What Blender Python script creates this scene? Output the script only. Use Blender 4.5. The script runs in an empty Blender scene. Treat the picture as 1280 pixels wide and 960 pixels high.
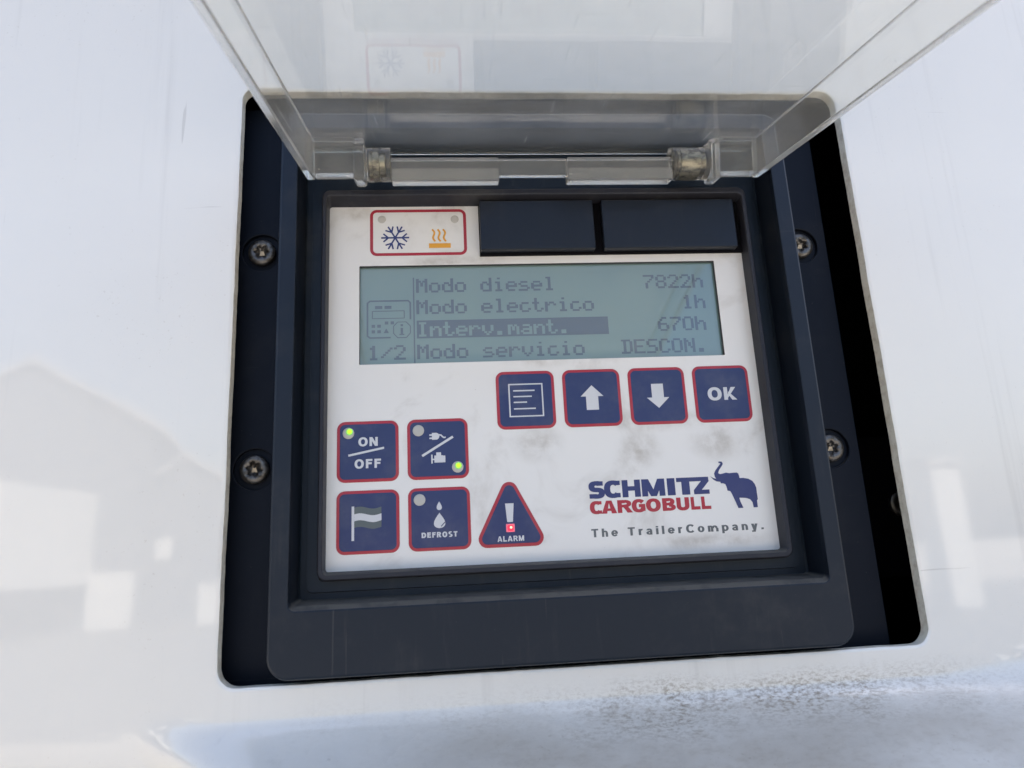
import bpy, bmesh, math, random
import numpy as np
from mathutils import Matrix, Vector
random.seed(7)
R = math.radians
S = 0.001                                   # all shapes below are written in millimetres
scn = bpy.context.scene
COL = scn.collection

# ------------------------------------------------------------------ camera, sky, sun, exposure
cam = bpy.data.cameras.new('camera'); cam_ob = bpy.data.objects.new('camera', cam); COL.objects.link(cam_ob)
cam.sensor_width = 36.0; cam.lens = 24.75; cam.clip_start = 0.01; cam.clip_end = 2000
_M = [[0.99615993, -0.07338322, -0.04775244], [-0.02963402, 0.23061766, -0.97259309], [0.08238457, 0.97027336, 0.22755743]]
rot = Matrix(((_M[0][0], -_M[1][0], -_M[2][0]), (_M[0][1], -_M[1][1], -_M[2][1]), (_M[0][2], -_M[1][2], -_M[2][2])))
cam_ob.matrix_world = Matrix.Translation((0.04546423, -0.25166783, -0.130497)) @ rot.to_4x4()
cam.dof.use_dof = True; cam.dof.focus_distance = 0.262; cam.dof.aperture_fstop = 13.0
scn.camera = cam_ob

SUN_EL, SUN_AZ = 52.0, 38.0               # azimuth measured from +Y (behind the panel) towards -X
world = bpy.data.worlds.new('World'); scn.world = world; world.use_nodes = True
wn = world.node_tree.nodes; wl = world.node_tree.links
sky = wn.new('ShaderNodeTexSky'); sky.sky_type = 'NISHITA'; sky.sun_disc = False
sky.sun_elevation = R(SUN_EL); sky.sun_rotation = R(SUN_AZ)
sky.air_density = 0.95; sky.dust_density = 5.5; sky.ozone_density = 1.0
wl.new(sky.outputs[0], wn['Background'].inputs[0]); wn['Background'].inputs[1].default_value = 0.12
sun = bpy.data.lights.new('sun', 'SUN'); sun.energy = 4.0; sun.angle = R(0.5); sun.color = (1.0, 0.95, 0.88)
sun_ob = bpy.data.objects.new('sun', sun); COL.objects.link(sun_ob)
sd = Vector((math.sin(R(SUN_AZ)) * math.cos(R(SUN_EL)), math.cos(R(SUN_AZ)) * math.cos(R(SUN_EL)), math.sin(R(SUN_EL))))
sun_ob.rotation_euler = sd.to_track_quat('Z', 'Y').to_euler()
scn.view_settings.view_transform = 'Standard'; scn.view_settings.look = 'None'
scn.view_settings.gamma = 1.0; scn.view_settings.exposure = 1.79
scn.cycles.max_bounces = 14; scn.cycles.transmission_bounces = 12; scn.cycles.transparent_max_bounces = 12
scn.cycles.diffuse_bounces = 4; scn.cycles.glossy_bounces = 6

# ------------------------------------------------------------------ materials
def mat(name, col=(.5, .5, .5), rough=.5, coat=0, coat_rough=.05, spec=.5, metal=0, trans=0, ior=1.5, emit=None, es=0):
    m = bpy.data.materials.new(name); m.use_nodes = True
    b = m.node_tree.nodes['Principled BSDF']; I = b.inputs
    I['Base Color'].default_value = (*col, 1); I['Roughness'].default_value = rough
    I['Coat Weight'].default_value = coat; I['Coat Roughness'].default_value = coat_rough
    I['Specular IOR Level'].default_value = spec; I['Metallic'].default_value = metal
    I['Transmission Weight'].default_value = trans; I['IOR'].default_value = ior
    if emit: I['Emission Color'].default_value = (*emit, 1); I['Emission Strength'].default_value = es
    return m
class NT:
    def __init__(s, m): s.n = m.node_tree.nodes; s.l = m.node_tree.links; s.b = s.n.get('Principled BSDF'); s._c = None
    def coord(s):
        if not s._c: s._c = s.n.new('ShaderNodeTexCoord')
        return s._c.outputs['Object']
    def mapping(s, scale=(1, 1, 1), loc=(0, 0, 0), rot=(0, 0, 0)):
        m = s.n.new('ShaderNodeMapping'); s.l.new(s.coord(), m.inputs[0])
        m.inputs['Scale'].default_value = scale; m.inputs['Location'].default_value = loc; m.inputs['Rotation'].default_value = rot
        return m.outputs[0]
    def noise(s, scale, detail=4, rough=.6, vec=None, dist=0):
        n = s.n.new('ShaderNodeTexNoise'); n.inputs['Scale'].default_value = scale; n.inputs['Detail'].default_value = detail
        n.inputs['Roughness'].default_value = rough; n.inputs['Distortion'].default_value = dist
        s.l.new(vec if vec is not None else s.coord(), n.inputs['Vector']); return n.outputs['Fac']
    def ramp(s, fac, a, b, ca=0.0, cb=1.0):
        r = s.n.new('ShaderNodeMapRange'); r.inputs[1].default_value = a; r.inputs[2].default_value = b
        r.inputs[3].default_value = ca; r.inputs[4].default_value = cb; r.interpolation_type = 'SMOOTHSTEP'
        s.l.new(fac, r.inputs[0]); return r.outputs[0]
    def math(s, op, a, b=None):
        m = s.n.new('ShaderNodeMath'); m.operation = op
        for i, v in enumerate((a, b)):
            if v is None: continue
            if isinstance(v, (int, float)): m.inputs[i].default_value = v
            else: s.l.new(v, m.inputs[i])
        return m.outputs[0]
    def mix(s, fac, a, b):
        m = s.n.new('ShaderNodeMix'); m.data_type = 'RGBA'
        if isinstance(fac, (int, float)): m.inputs[0].default_value = fac
        else: s.l.new(fac, m.inputs[0])
        for i, v in ((6, a), (7, b)):
            if isinstance(v, tuple): m.inputs[i].default_value = (*v, 1)
            else: s.l.new(v, m.inputs[i])
        return m.outputs[2]
    def sep(s):
        n = s.n.new('ShaderNodeSeparateXYZ'); s.l.new(s.coord(), n.inputs[0]); return n.outputs
    def bump(s, h, strength, dist, inp='Normal'):
        b = s.n.new('ShaderNodeBump'); b.inputs['Strength'].default_value = strength; b.inputs['Distance'].default_value = dist
        s.l.new(h, b.inputs['Height']); s.l.new(b.outputs[0], s.b.inputs[inp]); return b
    def setc(s, c, inp='Base Color'): s.l.new(c, s.b.inputs[inp])

def m_black(name, base=(.022, .025, .031), dust=.35, rough=.42):
    m = mat(name, base, rough); t = NT(m); t.b.inputs['Specular Tint'].default_value = (.62, .70, .86, 1)
    d1 = t.ramp(t.noise(28, 6, .65), .5, .78, 0, dust)
    d2 = t.ramp(t.noise(160, 5, .7, t.mapping((1, 1, .12))), .55, .8, 0, dust * .7)
    sp = t.ramp(t.noise(1400, 2, .5), .74, .8, 0, .5)
    sa = t.ramp(t.noise(520, 3, .6, t.mapping((.03, 1, 1), rot=(0, .12, 0))), .70, .76, 0, .30)
    sb = t.ramp(t.noise(480, 3, .6, t.mapping((1, 1, .03), rot=(0, .09, 0))), .71, .77, 0, .30)
    ge = t.n.new('ShaderNodeNewGeometry'); sx = t.n.new('ShaderNodeSeparateXYZ'); t.l.new(ge.outputs['Normal'], sx.inputs[0])   # dust settled on faces that look up
    up = t.math('MULTIPLY', t.ramp(sx.outputs[2], .35, .85), t.ramp(t.noise(120, 5, .6), .3, .65, .55, 1.3))
    d1 = t.math('ADD', d1, up)
    f = t.math('MAXIMUM', t.math('ADD', d1, d2), t.math('MAXIMUM', sp, t.math('MAXIMUM', sa, sb)))
    t.setc(t.mix(f, base, (.10, .094, .082)))
    t.setc(t.ramp(f, 0, 1, rough, .8), 'Roughness')
    t.bump(t.noise(1800, 2, .5), .12, .0002)
    return m
M = {}
M['black'] = m_black('black_plastic', (.0055, .0085, .014), .22)
M['black_wall'] = m_black('dusty_black_plastic', (.007, .012, .018), .30, .45)
M['rim'] = m_black('brownish_black_plastic', (.020, .020, .025), .4, .5)
M['tab'] = m_black('smooth_black_plastic', (.0085, .0115, .018), .08, .38)
M['flange'] = m_black('flange_black', (.002, .0035, .008), .06, .55); M['flange'].node_tree.nodes['Principled BSDF'].inputs['Specular IOR Level'].default_value = .28
M['void'] = mat('cavity_black', (.004, .004, .006), .8, spec=.1)

# white glossy shell with road dirt
m = mat('white_gelcoat', (.785, .775, .735), .35, coat=1.0, coat_rough=.05); t = NT(m); t.b.inputs['Coat IOR'].default_value = 1.72; X, Y, Z = t.sep()
speck = t.ramp(t.noise(800, 3, .6), .64, .74, 0, .5)
patch = t.ramp(t.noise(14, 4, .6), .42, .68)
speck = t.math('MULTIPLY', speck, patch)
big = t.ramp(t.noise(110, 5, .65), .72, .80, 0, .35)
# dirt collecting along the fold above the ledge: strongest where the shell turns outward
zl = t.math('ADD', t.math('ADD', Z, .0018), t.math('MULTIPLY', t.math('SUBTRACT', t.noise(22, 4, .6), .5), .014))
fold = t.math('MULTIPLY', t.ramp(zl, -.190, -.181, 0, 1), t.ramp(zl, -.180, -.169, 1, 0))
foldx = t.ramp(X, -.03, .10)
fg = t.math('MULTIPLY', t.ramp(t.noise(1000, 5, .8, t.mapping((.5, 1, 1))), .42, .66), t.ramp(t.noise(20, 4, .6), .40, .66, .12, 1))
fd = t.math('MULTIPLY', t.math('MULTIPLY', fold, foldx), fg)
led = t.math('MULTIPLY', t.math('MULTIPLY', t.ramp(zl, -.190, -.176, 1, 0), t.ramp(X, -.03, .07, .2, 1)), t.math('ADD', t.ramp(t.noise(26, 5, .6, t.mapping((.5, .6, 1))), .25, .68, .26, .74), t.ramp(t.noise(500, 5, .75, t.mapping((.5, .8, 1))), .45, .7, 0, .13)))
tot = t.math('MINIMUM', t.math('ADD', t.math('ADD', speck, big), t.math('ADD', t.math('MULTIPLY', fd, .5), led)), .85)
c = t.mix(tot, (.785, .775, .735), (.33, .28, .215))
drip = t.ramp(t.noise(150, 4, .6, t.mapping((1, 1, .035))), .56, .78, 0, .22)
scr = t.math('MAXIMUM', t.ramp(t.noise(330, 2, .5, t.mapping((.05, 1, 1), rot=(0, .55, 0))), .76, .79, 0, .45), t.ramp(t.noise(300, 2, .5, t.mapping((1, 1, .05), rot=(0, -.2, 0))), .77, .80, 0, .4))
c = t.mix(t.math('MAXIMUM', drip, scr), c, (.42, .40, .37))
c = t.mix(t.math('MINIMUM', t.math('MULTIPLY', fd, 1.05), .9), c, (.23, .185, .13))
hz = t.ramp(t.noise(7, 5, .6), .35, .7, 0, .16)
c = t.mix(hz, c, (.66, .64, .60))
t.setc(c); t.setc(t.ramp(tot, 0, .5, .042, .4), 'Coat Roughness')
t.setc(t.ramp(tot, 0, .6, 1, .25), 'Coat Weight')
bb = t.bump(t.noise(22, 2, .5), .12, .0005, 'Coat Normal')
t.bump(t.noise(900, 2, .5), .06, .0002)
M['shell'] = m
m = mat('raw_fibreglass_edge', (.8, .77, .66), .7); t = NT(m)
t.setc(t.mix(t.ramp(t.noise(220, 5, .7), .4, .7), (.82, .79, .68), (.62, .57, .47))); t.bump(t.noise(500, 3, .6), .4, .0004)
M['edge'] = m
# membrane face plate
m = mat('white_membrane', (.74, .74, .73), .38, coat=.35, coat_rough=.18); t = NT(m)
s1 = t.ramp(t.noise(34, 5, .62, dist=.6), .52, .76, 0, .42)
s2 = t.ramp(t.noise(190, 4, .65, t.mapping((1, 1, .5))), .66, .78, 0, .45)
s2 = t.math('MULTIPLY', s2, t.ramp(t.noise(20, 3, .5, t.mapping(loc=(3, 1, 2))), .45, .62))
s3 = t.ramp(t.noise(420, 2, .5), .76, .80, 0, .4)
# grey finger grime below the arrow and OK buttons and round the alarm button
def blob(x, z, rx, rz):
    v = t.n.new('ShaderNodeMapping'); t.l.new(t.coord(), v.inputs[0]); v.vector_type = 'TEXTURE'
    v.inputs['Location'].default_value = (x * S, 0, z * S); v.inputs['Scale'].default_value = (rx * S, 1, rz * S)
    g = t.n.new('ShaderNodeVectorMath'); g.operation = 'LENGTH'; t.l.new(v.outputs[0], g.inputs[0])
    return t.ramp(g.outputs['Value'], .15, 1.0, 1, 0)
gr = t.math('ADD', t.math('ADD', blob(142, -95, 15, 10), blob(75, -94, 12, 9)), t.math('ADD', blob(77, -128, 4, 4), blob(112, -98, 11, 9)))
gr = t.math('ADD', gr, t.math('ADD', blob(27.2, -92, 1.3, 6), t.math('ADD', blob(10, -2, 9, 5), blob(45, -22.5, 28, 3))))
gr = t.math('ADD', gr, t.math('ADD', blob(118, -87, 40, 5), t.math('ADD', blob(76, -62, 18, 5), blob(135, -131, 30, 4))))
gr = t.math('MULTIPLY', gr, t.ramp(t.noise(95, 5, .65), .34, .72, .05, .62))
f = t.math('MINIMUM', t.math('ADD', t.math('ADD', s1, s2), t.math('ADD', s3, gr)), .8)
t.setc(t.mix(f, (.76, .76, .75), (.33, .30, .26))); t.setc(t.ramp(f, 0, .6, .35, .6), 'Roughness')
t.bump(t.noise(900, 2, .5), .05, .0002)
M['plate'] = m
def m_ink(name, c, rough=.4, dirt=.12):
    m = mat(name, c, rough, coat=.3, coat_rough=.2); t = NT(m)
    t.setc(t.mix(t.ramp(t.noise(60, 5, .65), .45, .75, 0, dirt), c, (.28, .27, .25))); t.bump(t.noise(900, 2, .5), .05, .0002)
    return m
M['blue'] = m_ink('navy_ink', (.010, .024, .115)); M['red'] = m_ink('red_ink', (.38, .014, .035))
M['logo_blue'] = m_ink('logo_blue_ink', (.018, .030, .145), dirt=.06)
M['white'] = m_ink('pale_ink', (.60, .62, .66), dirt=.06); M['grey'] = m_ink('grey_ink', (.10, .115, .13))
M['flag_grey'] = m_ink('flag_grey_ink', (.085, .11, .12)); M['yellow'] = m_ink('amber_ink', (.75, .36, .03), dirt=.05)
M['frost'] = m_ink('frost_blue_ink', (.018, .035, .17), dirt=.05)
M['lens'] = mat('grey_lens', (.45, .45, .43), .4, coat=.4); M['faint_lens'] = mat('faint_lens', (.50, .49, .46), .5)
M['green'] = mat('green_light', (.2, .8, .05), .4, emit=(.28, 1.0, .0), es=.62)
M['halo'] = mat('green_glow', (.30, .48, .18), .4, emit=(.25, .8, .1), es=.10)  # glow round the lit spot, painted as a disc over the grey lens
M['redlight'] = mat('red_light', (.9, .05, .08), .4, emit=(1.0, .0, .035), es=.42)
M['redrim'] = mat('red_tinted_lens', (.75, .20, .27), .4, emit=(1, .1, .16), es=.06)
M['redcore'] = mat('red_light_core', (1, .6, .4), .4, emit=(1, .5, .3), es=.5)
# LCD
m = mat('lcd_glass', (.15, .245, .245), .45, coat=1.0, coat_rough=.02); t = NT(m); t.b.inputs['Coat IOR'].default_value = 2.1
t.setc(t.mix(t.ramp(t.noise(18, 2, .5), .3, .7), (.115, .20, .205), (.14, .225, .21))); M['lcd'] = m
M['seg'] = mat('lcd_dots', (.035, .062, .095), .45, coat=1.0, coat_rough=.02)
M['seg'].node_tree.nodes['Principled BSDF'].inputs['Coat IOR'].default_value = 2.1
M['lcdedge'] = mat('lcd_recess', (.05, .055, .06), .6)
# metals
m = mat('dull_steel', (.30, .29, .27), .42, metal=.85); t = NT(m)
t.setc(t.mix(t.ramp(t.noise(420, 5, .7), .42, .66), (.16, .155, .15), (.06, .052, .042))); t.bump(t.noise(900, 3, .6), .25, .0002)
M['steel'] = m
m = mat('tarnished_brass', (.42, .37, .24), .35, metal=.8); t = NT(m)
t.setc(t.mix(t.ramp(t.noise(300, 4, .7, t.mapping((.4, 1, 1))), .4, .62), (.36, .34, .26), (.06, .055, .045))); M['brass'] = m
M['bright'] = mat('bright_socket_steel', (.30, .28, .24), .4, metal=.9)
# clear plastic of the lid: glass with a film of dust and fine scratches
def m_clear(name, dust, rough=.03, tint=(1.0, .988, .935), hinge=0):
    m = bpy.data.materials.new(name); m.use_nodes = True; t = NT(m); n = t.n; l = t.l
    b = t.b; I = b.inputs
    I['Base Color'].default_value = (*tint, 1); I['Transmission Weight'].default_value = 1; I['IOR'].default_value = 1.49
    I['Roughness'].default_value = rough
    df = n.new('ShaderNodeBsdfDiffuse'); df.inputs[0].default_value = (.93, .905, .83, 1)
    tl = n.new('ShaderNodeBsdfTranslucent'); tl.inputs[0].default_value = (.93, .905, .83, 1)
    dm = n.new('ShaderNodeMixShader'); dm.inputs[0].default_value = .68; l.new(df.outputs[0], dm.inputs[1]); l.new(tl.outputs[0], dm.inputs[2])
    v = t.math('ADD', t.ramp(t.noise(30, 6, .7), .3, .75, dust * .6, dust * 1.5), t.ramp(t.sep()[1], -.050, .0, 0, hinge))
    sc = t.ramp(t.noise(700, 3, .6, t.mapping((1, .05, 1), rot=(0, 0, .5))), .66, .74, 0, .16)
    sc2 = t.ramp(t.noise(500, 3, .6, t.mapping((.06, 1, 1), rot=(0, 0, .3))), .68, .76, 0, .14)
    f = t.math('MINIMUM', t.math('ADD', v, t.math('ADD', sc, sc2)), .9)
    mx = n.new('ShaderNodeMixShader'); l.new(f, mx.inputs[0]); l.new(b.outputs[0], mx.inputs[1]); l.new(dm.outputs[0], mx.inputs[2])
    l.new(mx.outputs[0], n['Material Output'].inputs['Surface'])
    t.bump(t.noise(45, 2, .5), .08, .0004)
    return m
M['clear'] = m_clear('scratched_clear_plastic', .06, hinge=.06)
M['clear_thick'] = m_clear('hazy_clear_plastic', .17, .12, (.96, .96, .95))

# ------------------------------------------------------------------ builders
def link(name, verts, faces, mats, parent=None, fm=None, smooth=False):
    me = bpy.data.meshes.new(name); me.from_pydata([tuple(c * S for c in v) for v in verts], [], faces)
    for k in mats: me.materials.append(M[k] if isinstance(k, str) else k)
    if fm: me.polygons.foreach_set('material_index', fm)
    if smooth: me.polygons.foreach_set('use_smooth', [True] * len(me.polygons))
    me.update(); o = bpy.data.objects.new(name, me); COL.objects.link(o)
    if parent: o.parent = parent
    return o
def fix(o):
    bm = bmesh.new(); bm.from_mesh(o.data); bmesh.ops.recalc_face_normals(bm, faces=bm.faces); bm.to_mesh(o.data); bm.free(); return o
def bev(o, w, seg=3, ang=35):
    b = o.modifiers.new('bevel', 'BEVEL'); b.width = w * S; b.segments = seg; b.limit_method = 'ANGLE'; b.angle_limit = R(ang)
    b.harden_normals = True
    o.data.polygons.foreach_set('use_smooth', [True] * len(o.data.polygons)); return o
def empty(name, loc=(0, 0, 0), label=None, cat=None, group=None):
    o = bpy.data.objects.new(name, None); COL.objects.link(o); o.location = [c * S for c in loc]; o.empty_display_size = .02
    tag(o, label, cat, group); return o
def tag(o, label=None, cat=None, group=None, kind=None):
    if label: o['label'] = label
    if cat: o['category'] = cat
    if group: o['group'] = group
    if kind: o['kind'] = kind
    return o
def rr(x0, x1, z0, z1, r, y, n=6):
    """rounded rectangle contour, counter-clockwise from bottom right, facing -Y"""
    pts = []
    for cx, cz, a0 in ((x1 - r, z0 + r, -90), (x1 - r, z1 - r, 0), (x0 + r, z1 - r, 90), (x0 + r, z0 + r, 180)):
        for i in range(n + 1):
            a = R(a0 + 90 * i / n); pts.append((cx + r * math.cos(a), y, cz + r * math.sin(a)))
    return pts
def loft(name, loops, mats, parent=None, caps=(False, False), fm=None, smooth=False):
    n = len(loops[0]); V = [p for L in loops for p in L]; F = []; G = []
    for k in range(len(loops) - 1):
        for i in range(n):
            j = (i + 1) % n; F.append((k * n + i, k * n + j, (k + 1) * n + j, (k + 1) * n + i)); G.append(fm[k] if fm else 0)
    if caps[0]: F.append(tuple(range(n - 1, -1, -1))); G.append(fm[0] if fm else 0)
    if caps[1]: F.append(tuple((len(loops) - 1) * n + i for i in range(n))); G.append(fm[-1] if fm else 0)
    o = link(name, V, F, mats, parent, G, smooth); return fix(o)
def box(name, x0, x1, y0, y1, z0, z1, mk, parent=None, b=0):
    V = [(x, y, z) for x in (x0, x1) for y in (y0, y1) for z in (z0, z1)]
    F = [(0, 1, 3, 2), (4, 6, 7, 5), (0, 4, 5, 1), (2, 3, 7, 6), (0, 2, 6, 4), (1, 5, 7, 3)]
    o = fix(link(name, V, F, [mk], parent))
    return bev(o, b) if b else o
def cyl_x(name, x0, x1, cy, cz, r, mk, parent=None, n=40, inner=0, prof=None):
    prof = prof or [(x0, r), (x1, r)]
    loops = [[(x, cy + q * math.cos(2 * math.pi * i / n), cz + q * math.sin(2 * math.pi * i / n)) for i in range(n)] for x, q in prof]
    o = loft(name, loops, [mk], parent, (True, True), smooth=True); return bev(o, .25, 2, 50)
def disc(cx, cz, r, y, n=28): return [(cx + r * math.cos(2 * math.pi * i / n), y, cz + r * math.sin(2 * math.pi * i / n)) for i in range(n)]

# ---- ink: shapes given as point tests are cut into thin rows of exact width
def poly_test(P):
    P = np.array(P, float)
    def f(x, z):
        ins = np.zeros(x.shape, bool); a = P; b = np.roll(P, -1, 0)
        for (x1, z1), (x2, z2) in zip(a, b):
            if z1 == z2: continue
            c = ((z1 > z) != (z2 > z)) & (x < (x2 - x1) * (z - z1) / (z2 - z1) + x1); ins ^= c
        return ins
    f.bb = (P[:, 0].min(), P[:, 0].max(), P[:, 1].min(), P[:, 1].max()); return f
def line(x0, z0, x1, z1, w):
    L = math.hypot(x1 - x0, z1 - z0); nx, nz = -(z1 - z0) / L * w / 2, (x1 - x0) / L * w / 2
    return poly_test([(x0 + nx, z0 + nz), (x1 + nx, z1 + nz), (x1 - nx, z1 - nz), (x0 - nx, z0 - nz)])
def path(pts, w): return [line(*pts[i], *pts[i + 1], w) for i in range(len(pts) - 1)] + [ell(p[0], p[1], w / 2, w / 2) for p in pts[1:-1]]
def ell(cx, cz, rx, rz):
    f = lambda x, z: ((x - cx) / rx) ** 2 + ((z - cz) / rz) ** 2 <= 1
    f.bb = (cx - rx, cx + rx, cz - rz, cz + rz); return f
def ring(cx, cz, rx, rz, w, a0=0, a1=360, p=2.0, wz=None):
    wz = wz or w
    def f(x, z):
        u = np.abs(x - cx); v = np.abs(z - cz)
        o = (u / rx) ** p + (v / rz) ** p <= 1; i = (u / max(rx - w, 1e-6)) ** p + (v / max(rz - wz, 1e-6)) ** p < 1
        k = o & ~i
        if a1 - a0 < 360:
            an = (np.degrees(np.arctan2((z - cz) / rz, (x - cx) / rx)) - a0) % 360; k &= an <= (a1 - a0)
        return k
    f.bb = (cx - rx, cx + rx, cz - rz, cz + rz); return f
def rect(x0, x1, z0, z1): return poly_test([(x0, z0), (x1, z0), (x1, z1), (x0, z1)])
def minus(f, *gs):
    def h(x, z):
        k = f(x, z)
        for g in gs: k &= ~g(x, z)
        return k
    h.bb = f.bb; return h
def place(fs, ox, oz, sx, sz, shear=0):
    out = []
    for f in fs:
        def g(x, z, f=f): zz = (z - oz) / sz; return f((x - ox) / sx - shear * zz, zz)
        a, b, c, d = f.bb; e = max(abs(shear * c), abs(shear * d))
        g.bb = (ox + (a - e) * sx, ox + (b + e) * sx, oz + c * sz, oz + d * sz); out.append(g)
    return out
def ink_quads(fs, y, dz=.055, dx=.02):
    bb = (min(f.bb[0] for f in fs), max(f.bb[1] for f in fs), min(f.bb[2] for f in fs), max(f.bb[3] for f in fs))
    nz = max(2, int(math.ceil((bb[3] - bb[2]) / dz))); dz = (bb[3] - bb[2]) / nz; xs = np.arange(bb[0] - dx, bb[1] + 2 * dx, dx)
    zs = bb[2] + (np.arange(nz) + .5) * dz; XX, ZZ = np.meshgrid(xs, zs); K = np.zeros(XX.shape, bool)
    for f in fs:
        i0 = max(0, int((f.bb[2] - bb[2]) / dz) - 1); i1 = min(nz, int((f.bb[3] - bb[2]) / dz) + 2)
        j0 = max(0, int((f.bb[0] - xs[0]) / dx) - 1); j1 = min(len(xs), int((f.bb[1] - xs[0]) / dx) + 3)
        K[i0:i1, j0:j1] |= f(XX[i0:i1, j0:j1], ZZ[i0:i1, j0:j1])
    V = []; F = []; live = {}
    def flush(a, b, r0, r1):
        n = len(V); x0 = xs[a] - dx / 2; x1 = xs[b] - dx / 2; z0 = bb[2] + r0 * dz; z1 = bb[2] + r1 * dz
        V.extend([(x0, y, z0), (x1, y, z0), (x1, y, z1), (x0, y, z1)]); F.append((n, n + 1, n + 2, n + 3))
    for r in range(nz):
        d = np.diff(np.concatenate(([0], K[r].astype(np.int8), [0]))); runs = set(zip(np.where(d == 1)[0], np.where(d == -1)[0])); new = {}
        for k in runs: new[k] = live.pop(k, r)
        for k, r0 in live.items(): flush(k[0], k[1], r0, r)
        live = new
    for k, r0 in live.items(): flush(k[0], k[1], r0, nz)
    return V, F
class Ink:
    def __init__(s): s.V = []; s.F = []; s.G = []; s.m = []
    def add(s, fs, y, mk, **k):
        v, f = ink_quads(fs, y, **k); s.raw(v, f, mk)
    def raw(s, v, f, mk):
        if mk not in s.m: s.m.append(mk)
        n = len(s.V); s.V += v; s.F += [tuple(i + n for i in q) for q in f]; s.G += [s.m.index(mk)] * len(f)
    def loft(s, loops, mk, cap=True):
        n = len(loops[0]); V = [p for L in loops for p in L]; F = []
        for k in range(len(loops) - 1):
            for i in range(n): j = (i + 1) % n; F.append((k * n + i, (k + 1) * n + i, (k + 1) * n + j, k * n + j))
        if cap: F.append(tuple(reversed([(len(loops) - 1) * n + i for i in range(n)])))
        s.raw(V, F, mk)
    def build(s, name, parent): return link(name, s.V, s.F, s.m, parent, s.G)

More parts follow.
